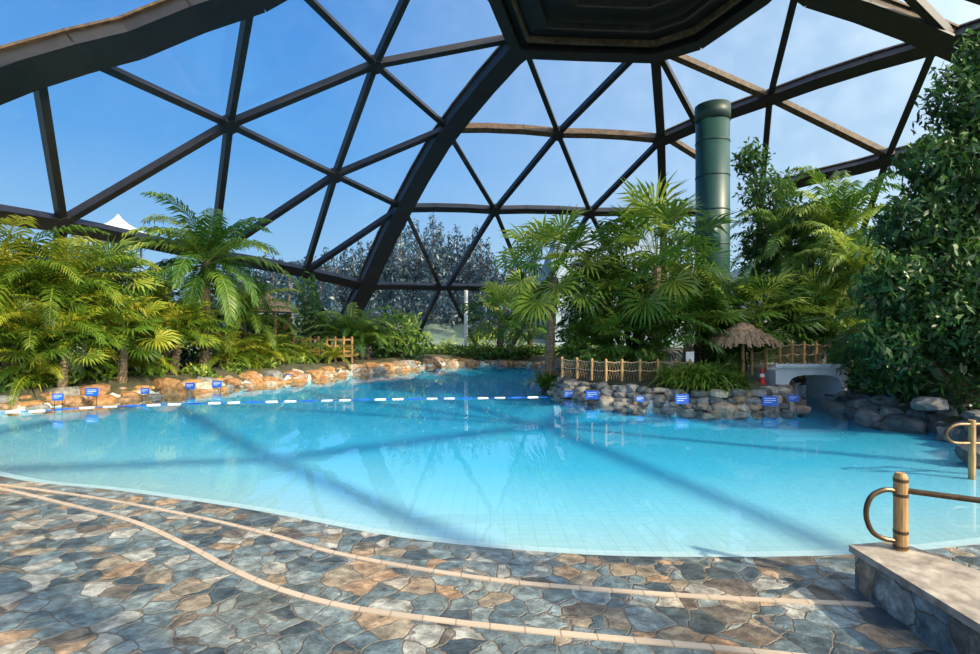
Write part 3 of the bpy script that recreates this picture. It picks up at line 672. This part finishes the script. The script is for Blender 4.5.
# signs
mb=MB()
box(mb,(-.22,0,.32),(.22,0,.32),.03,.3,mat=0)
for z in (.40,.34,.28): box(mb,(-.16,-.018,z),(.16 if z!=.28 else .05,-.018,z),.004,.014,mat=1)
tube(mb,[(-.15,.02,-.25),(-.15,.02,.4)],.015,6,2); tube(mb,[(.15,.02,-.25),(.15,.02,.4)],.015,6,2)
sg=mb.mesh('info_sign',['blue','buoy','steel'])
for px,py,d,s in [(58,397,13.4,.6),(92,392,14.3,.75),(145,391,15.6,.6),(190,386,16.8,.7),(217,384,17.6,.75),(288,377,20.6,.75),(592,395,14.4,.8),(569,394,15.6,.65),(682,399,13.3,.85),(770,401,13.2,.85),(640,399,13.7,.5),(793,398,13.4,.6)]:
    p=w(px,py,d); place(sg,'info_sign',(p.x,p.y,p.z-.32*s),random.uniform(-.2,.2),s)
mb=MB(); box(mb,(-.12,0,1.0),(.12,0,1.0),.02,.32); tube(mb,[(0,.02,0),(0,.02,1.0)],.02,6,1); p=w(690,357,15.2); mb.obj('notice_board',['buoy','steel'],False,(p.x,p.y,p.z-1.0))
for px,py,d in [(762,376,15),(863,385,13.4)]:
    mb=MB(); tube(mb,[(0,0,0),(0,0,.04),(0,0,.05),(0,0,.25),(0,0,.5)],[.12,.12,.085,.07,.03],12); tube(mb,[(0,0,.22),(0,0,.32)],[.078,.062],12,1); p=w(px,py,d); mb.obj('red_safety_cone',['red','buoy'],False,(p.x,p.y,max(p.z-.25,hz(p.x,p.y)-.02)))
# wooden deck + balustrade on the left bank
mb=MB(); bx0,bx1,by=(292-490)/F*24,(352-490)/F*24.2,24.2
box(mb,(bx0,by+.6,.85),(bx1,by+.6,.85),1.6,.12,mat=0)
for k in range(8):
    x=bx0+(bx1-bx0)*k/7; tube(mb,[(x,by,.3),(x,by,1.75)],.06,8,0)
for z in (1.05,1.3,1.6): box(mb,(bx0,by,z),(bx1,by,z),.05,.09,mat=0)
mb.obj('timber_terrace',['wood'])
mb=MB(); hx,hy=(262-490)/F*25,25.3
for sx in (-1,1):
    for sy in (-1,1): tube(mb,[(sx*.9,sy*.9,0),(sx*.9,sy*.9,2.3)],.08,8,0)
vs=[(-1.3,-1.3,2.2),(1.3,-1.3,2.2),(1.3,1.3,2.2),(-1.3,1.3,2.2),(0,0,3.2)]; mb.add(vs,[(0,1,4),(1,2,4),(2,3,4),(3,0,4),(3,2,1,0)],.5,1)
box(mb,(-.9,.9,1.1),(.9,.9,1.1),.06,2.0,mat=0); box(mb,(-.95,-.9,.5),(.95,-.9,.5),.3,.9,mat=0)
mb.obj('thatched_hut',['wood','thatch'],False,(hx,hy,hz(hx,hy)-.05))
# ---------------- foreground wall and handrail
mb=MB()
base=[(3.02,4.22),(3.42,4.3),(3.75,3.4),(3.75,-1.0),(3.02,-1.0)]
n=5; vs=[(x,y,0.031) for x,y in base]+[(x,y,.34) for x,y in base]
mb.add(vs,[(i,(i+1)%n,n+(i+1)%n,n+i) for i in range(n)],.5,0)
cap=[(x+(.03 if x>3.2 else -.03),y+(.03 if y>2 else 0)) for x,y in base]
vs=[(x,y,.33) for x,y in cap]+[(x,y,.385) for x,y in cap]
mb.add(vs,[tuple(range(4,-1,-1)),tuple(range(5,10))]+[(i,(i+1)%n,n+(i+1)%n,n+i) for i in range(n)],.5,1)
mb.obj('low_stone_wall',['veneer','conc'])
mb=MB(); pp=Vector((3.35,4.16,.38))
tube(mb,[pp,pp+Vector((0,0,.6)),pp+Vector((0,0,.63))],[.05,.05,.035],16,0)
for z in (.02,.14,.44,.56): tube(mb,[pp+Vector((0,0,z)),pp+Vector((0,0,z+.025))],.053,16,1)
hp=w
loop=catmull([hp(897,491,4.16),hp(884,490,4.16),hp(871,497,4.16),hp(866,513,4.16),hp(871,530,4.16),hp(882,538,4.16),hp(897,541,4.16)],6); tube(mb,loop,.02,10,1)
q=w(985,505,3.9); e=(q-Vector((pp.x,pp.y,.84))); tube(mb,[(pp.x,pp.y,.87),Vector((pp.x,pp.y,.87))+e*2.5],.024,10,1)
p2=Vector((pp.x,pp.y,.3))+e*1.9; p2.z=.0; tube(mb,[p2,p2+Vector((0,0,.95))],.05,12,0)
mb.obj('handrail',['wood','steel'])
mb=MB(); d7=7.6
loop=catmull([w(1010,424,d7),w(972,424,d7),w(955,425,d7),w(946,433,d7),w(952,442,d7),w(972,443,d7),w(1010,443,d7)],6); tube(mb,loop,.025,8,1)
x7=(972-490)/F*d7; tube(mb,[(x7,d7,-.3),(x7,d7,H+(327-420)/F*d7)],.045,10,0); tube(mb,[(x7+.6,d7,-.2),(x7+.6,d7,H+(327-420)/F*d7)],.045,10,0)
mb.obj('handrail',['wood','steel'])
# ---------------- lights and world
SD=Vector((-.70,.50,-.54)).normalized()
sun=bpy.data.lights.new('sun','SUN'); sun.energy=9.0; sun.angle=.02; sun.color=(1,.80,.54)
so=bpy.data.objects.new('sun',sun); so.rotation_euler=SD.to_track_quat('-Z','Y').to_euler(); so.location=(10,-10,20); scene.collection.objects.link(so)
wd=bpy.data.worlds.new('sky'); scene.world=wd; wd.use_nodes=True; nt=wd.node_tree
for n in list(nt.nodes): nt.nodes.remove(n)
L=nt.links.new; out=N(nt,'ShaderNodeOutputWorld'); bg=N(nt,'ShaderNodeBackground'); tc=N(nt,'ShaderNodeTexCoord'); sx=N(nt,'ShaderNodeSeparateXYZ'); L(tc.outputs['Generated'],sx.inputs[0])
r=ramp(nt,[(0,(.50,.73,.93)),(.12,(.33,.61,.92)),(.3,(.13,.41,.87)),(.7,(.04,.22,.68))]); L(sx.outputs['Z'],r.inputs[0])
mr=N(nt,'ShaderNodeMapRange'); mr.inputs[1].default_value=-.3; mr.inputs[2].default_value=.72; L(sx.outputs['X'],mr.inputs[0])
mr2=N(nt,'ShaderNodeMath',operation='MULTIPLY'); mr2.inputs[1].default_value=.9; L(mr.outputs[0],mr2.inputs[0])
mx=N(nt,'ShaderNodeMixRGB'); L(mr2.outputs[0],mx.inputs[0]); L(r.outputs[0],mx.inputs[1]); mx.inputs[2].default_value=(.62,.82,.99,1)
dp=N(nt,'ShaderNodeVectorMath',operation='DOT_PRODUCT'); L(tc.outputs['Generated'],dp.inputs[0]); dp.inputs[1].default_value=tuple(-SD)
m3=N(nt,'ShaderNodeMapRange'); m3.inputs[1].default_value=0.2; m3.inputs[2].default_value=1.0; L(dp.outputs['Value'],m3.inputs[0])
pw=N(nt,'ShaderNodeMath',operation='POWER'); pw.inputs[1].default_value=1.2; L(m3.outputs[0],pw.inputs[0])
gw=N(nt,'ShaderNodeMixRGB',blend_type='ADD'); L(pw.outputs[0],gw.inputs[0]); L(mx.outputs[0],gw.inputs[1]); gw.inputs[2].default_value=(3.1,3.0,2.7,1)  # wide glow around the sun, added to fill the interior from behind
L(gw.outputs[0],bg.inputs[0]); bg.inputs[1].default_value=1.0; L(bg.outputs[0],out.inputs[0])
cam=bpy.data.cameras.new('camera'); cam.sensor_width=36; cam.lens=F/980*36; cam.clip_end=1000
co=bpy.data.objects.new('camera',cam); co.location=(0,0,H); co.rotation_euler=(math.pi/2,0,0); scene.collection.objects.link(co); scene.camera=co
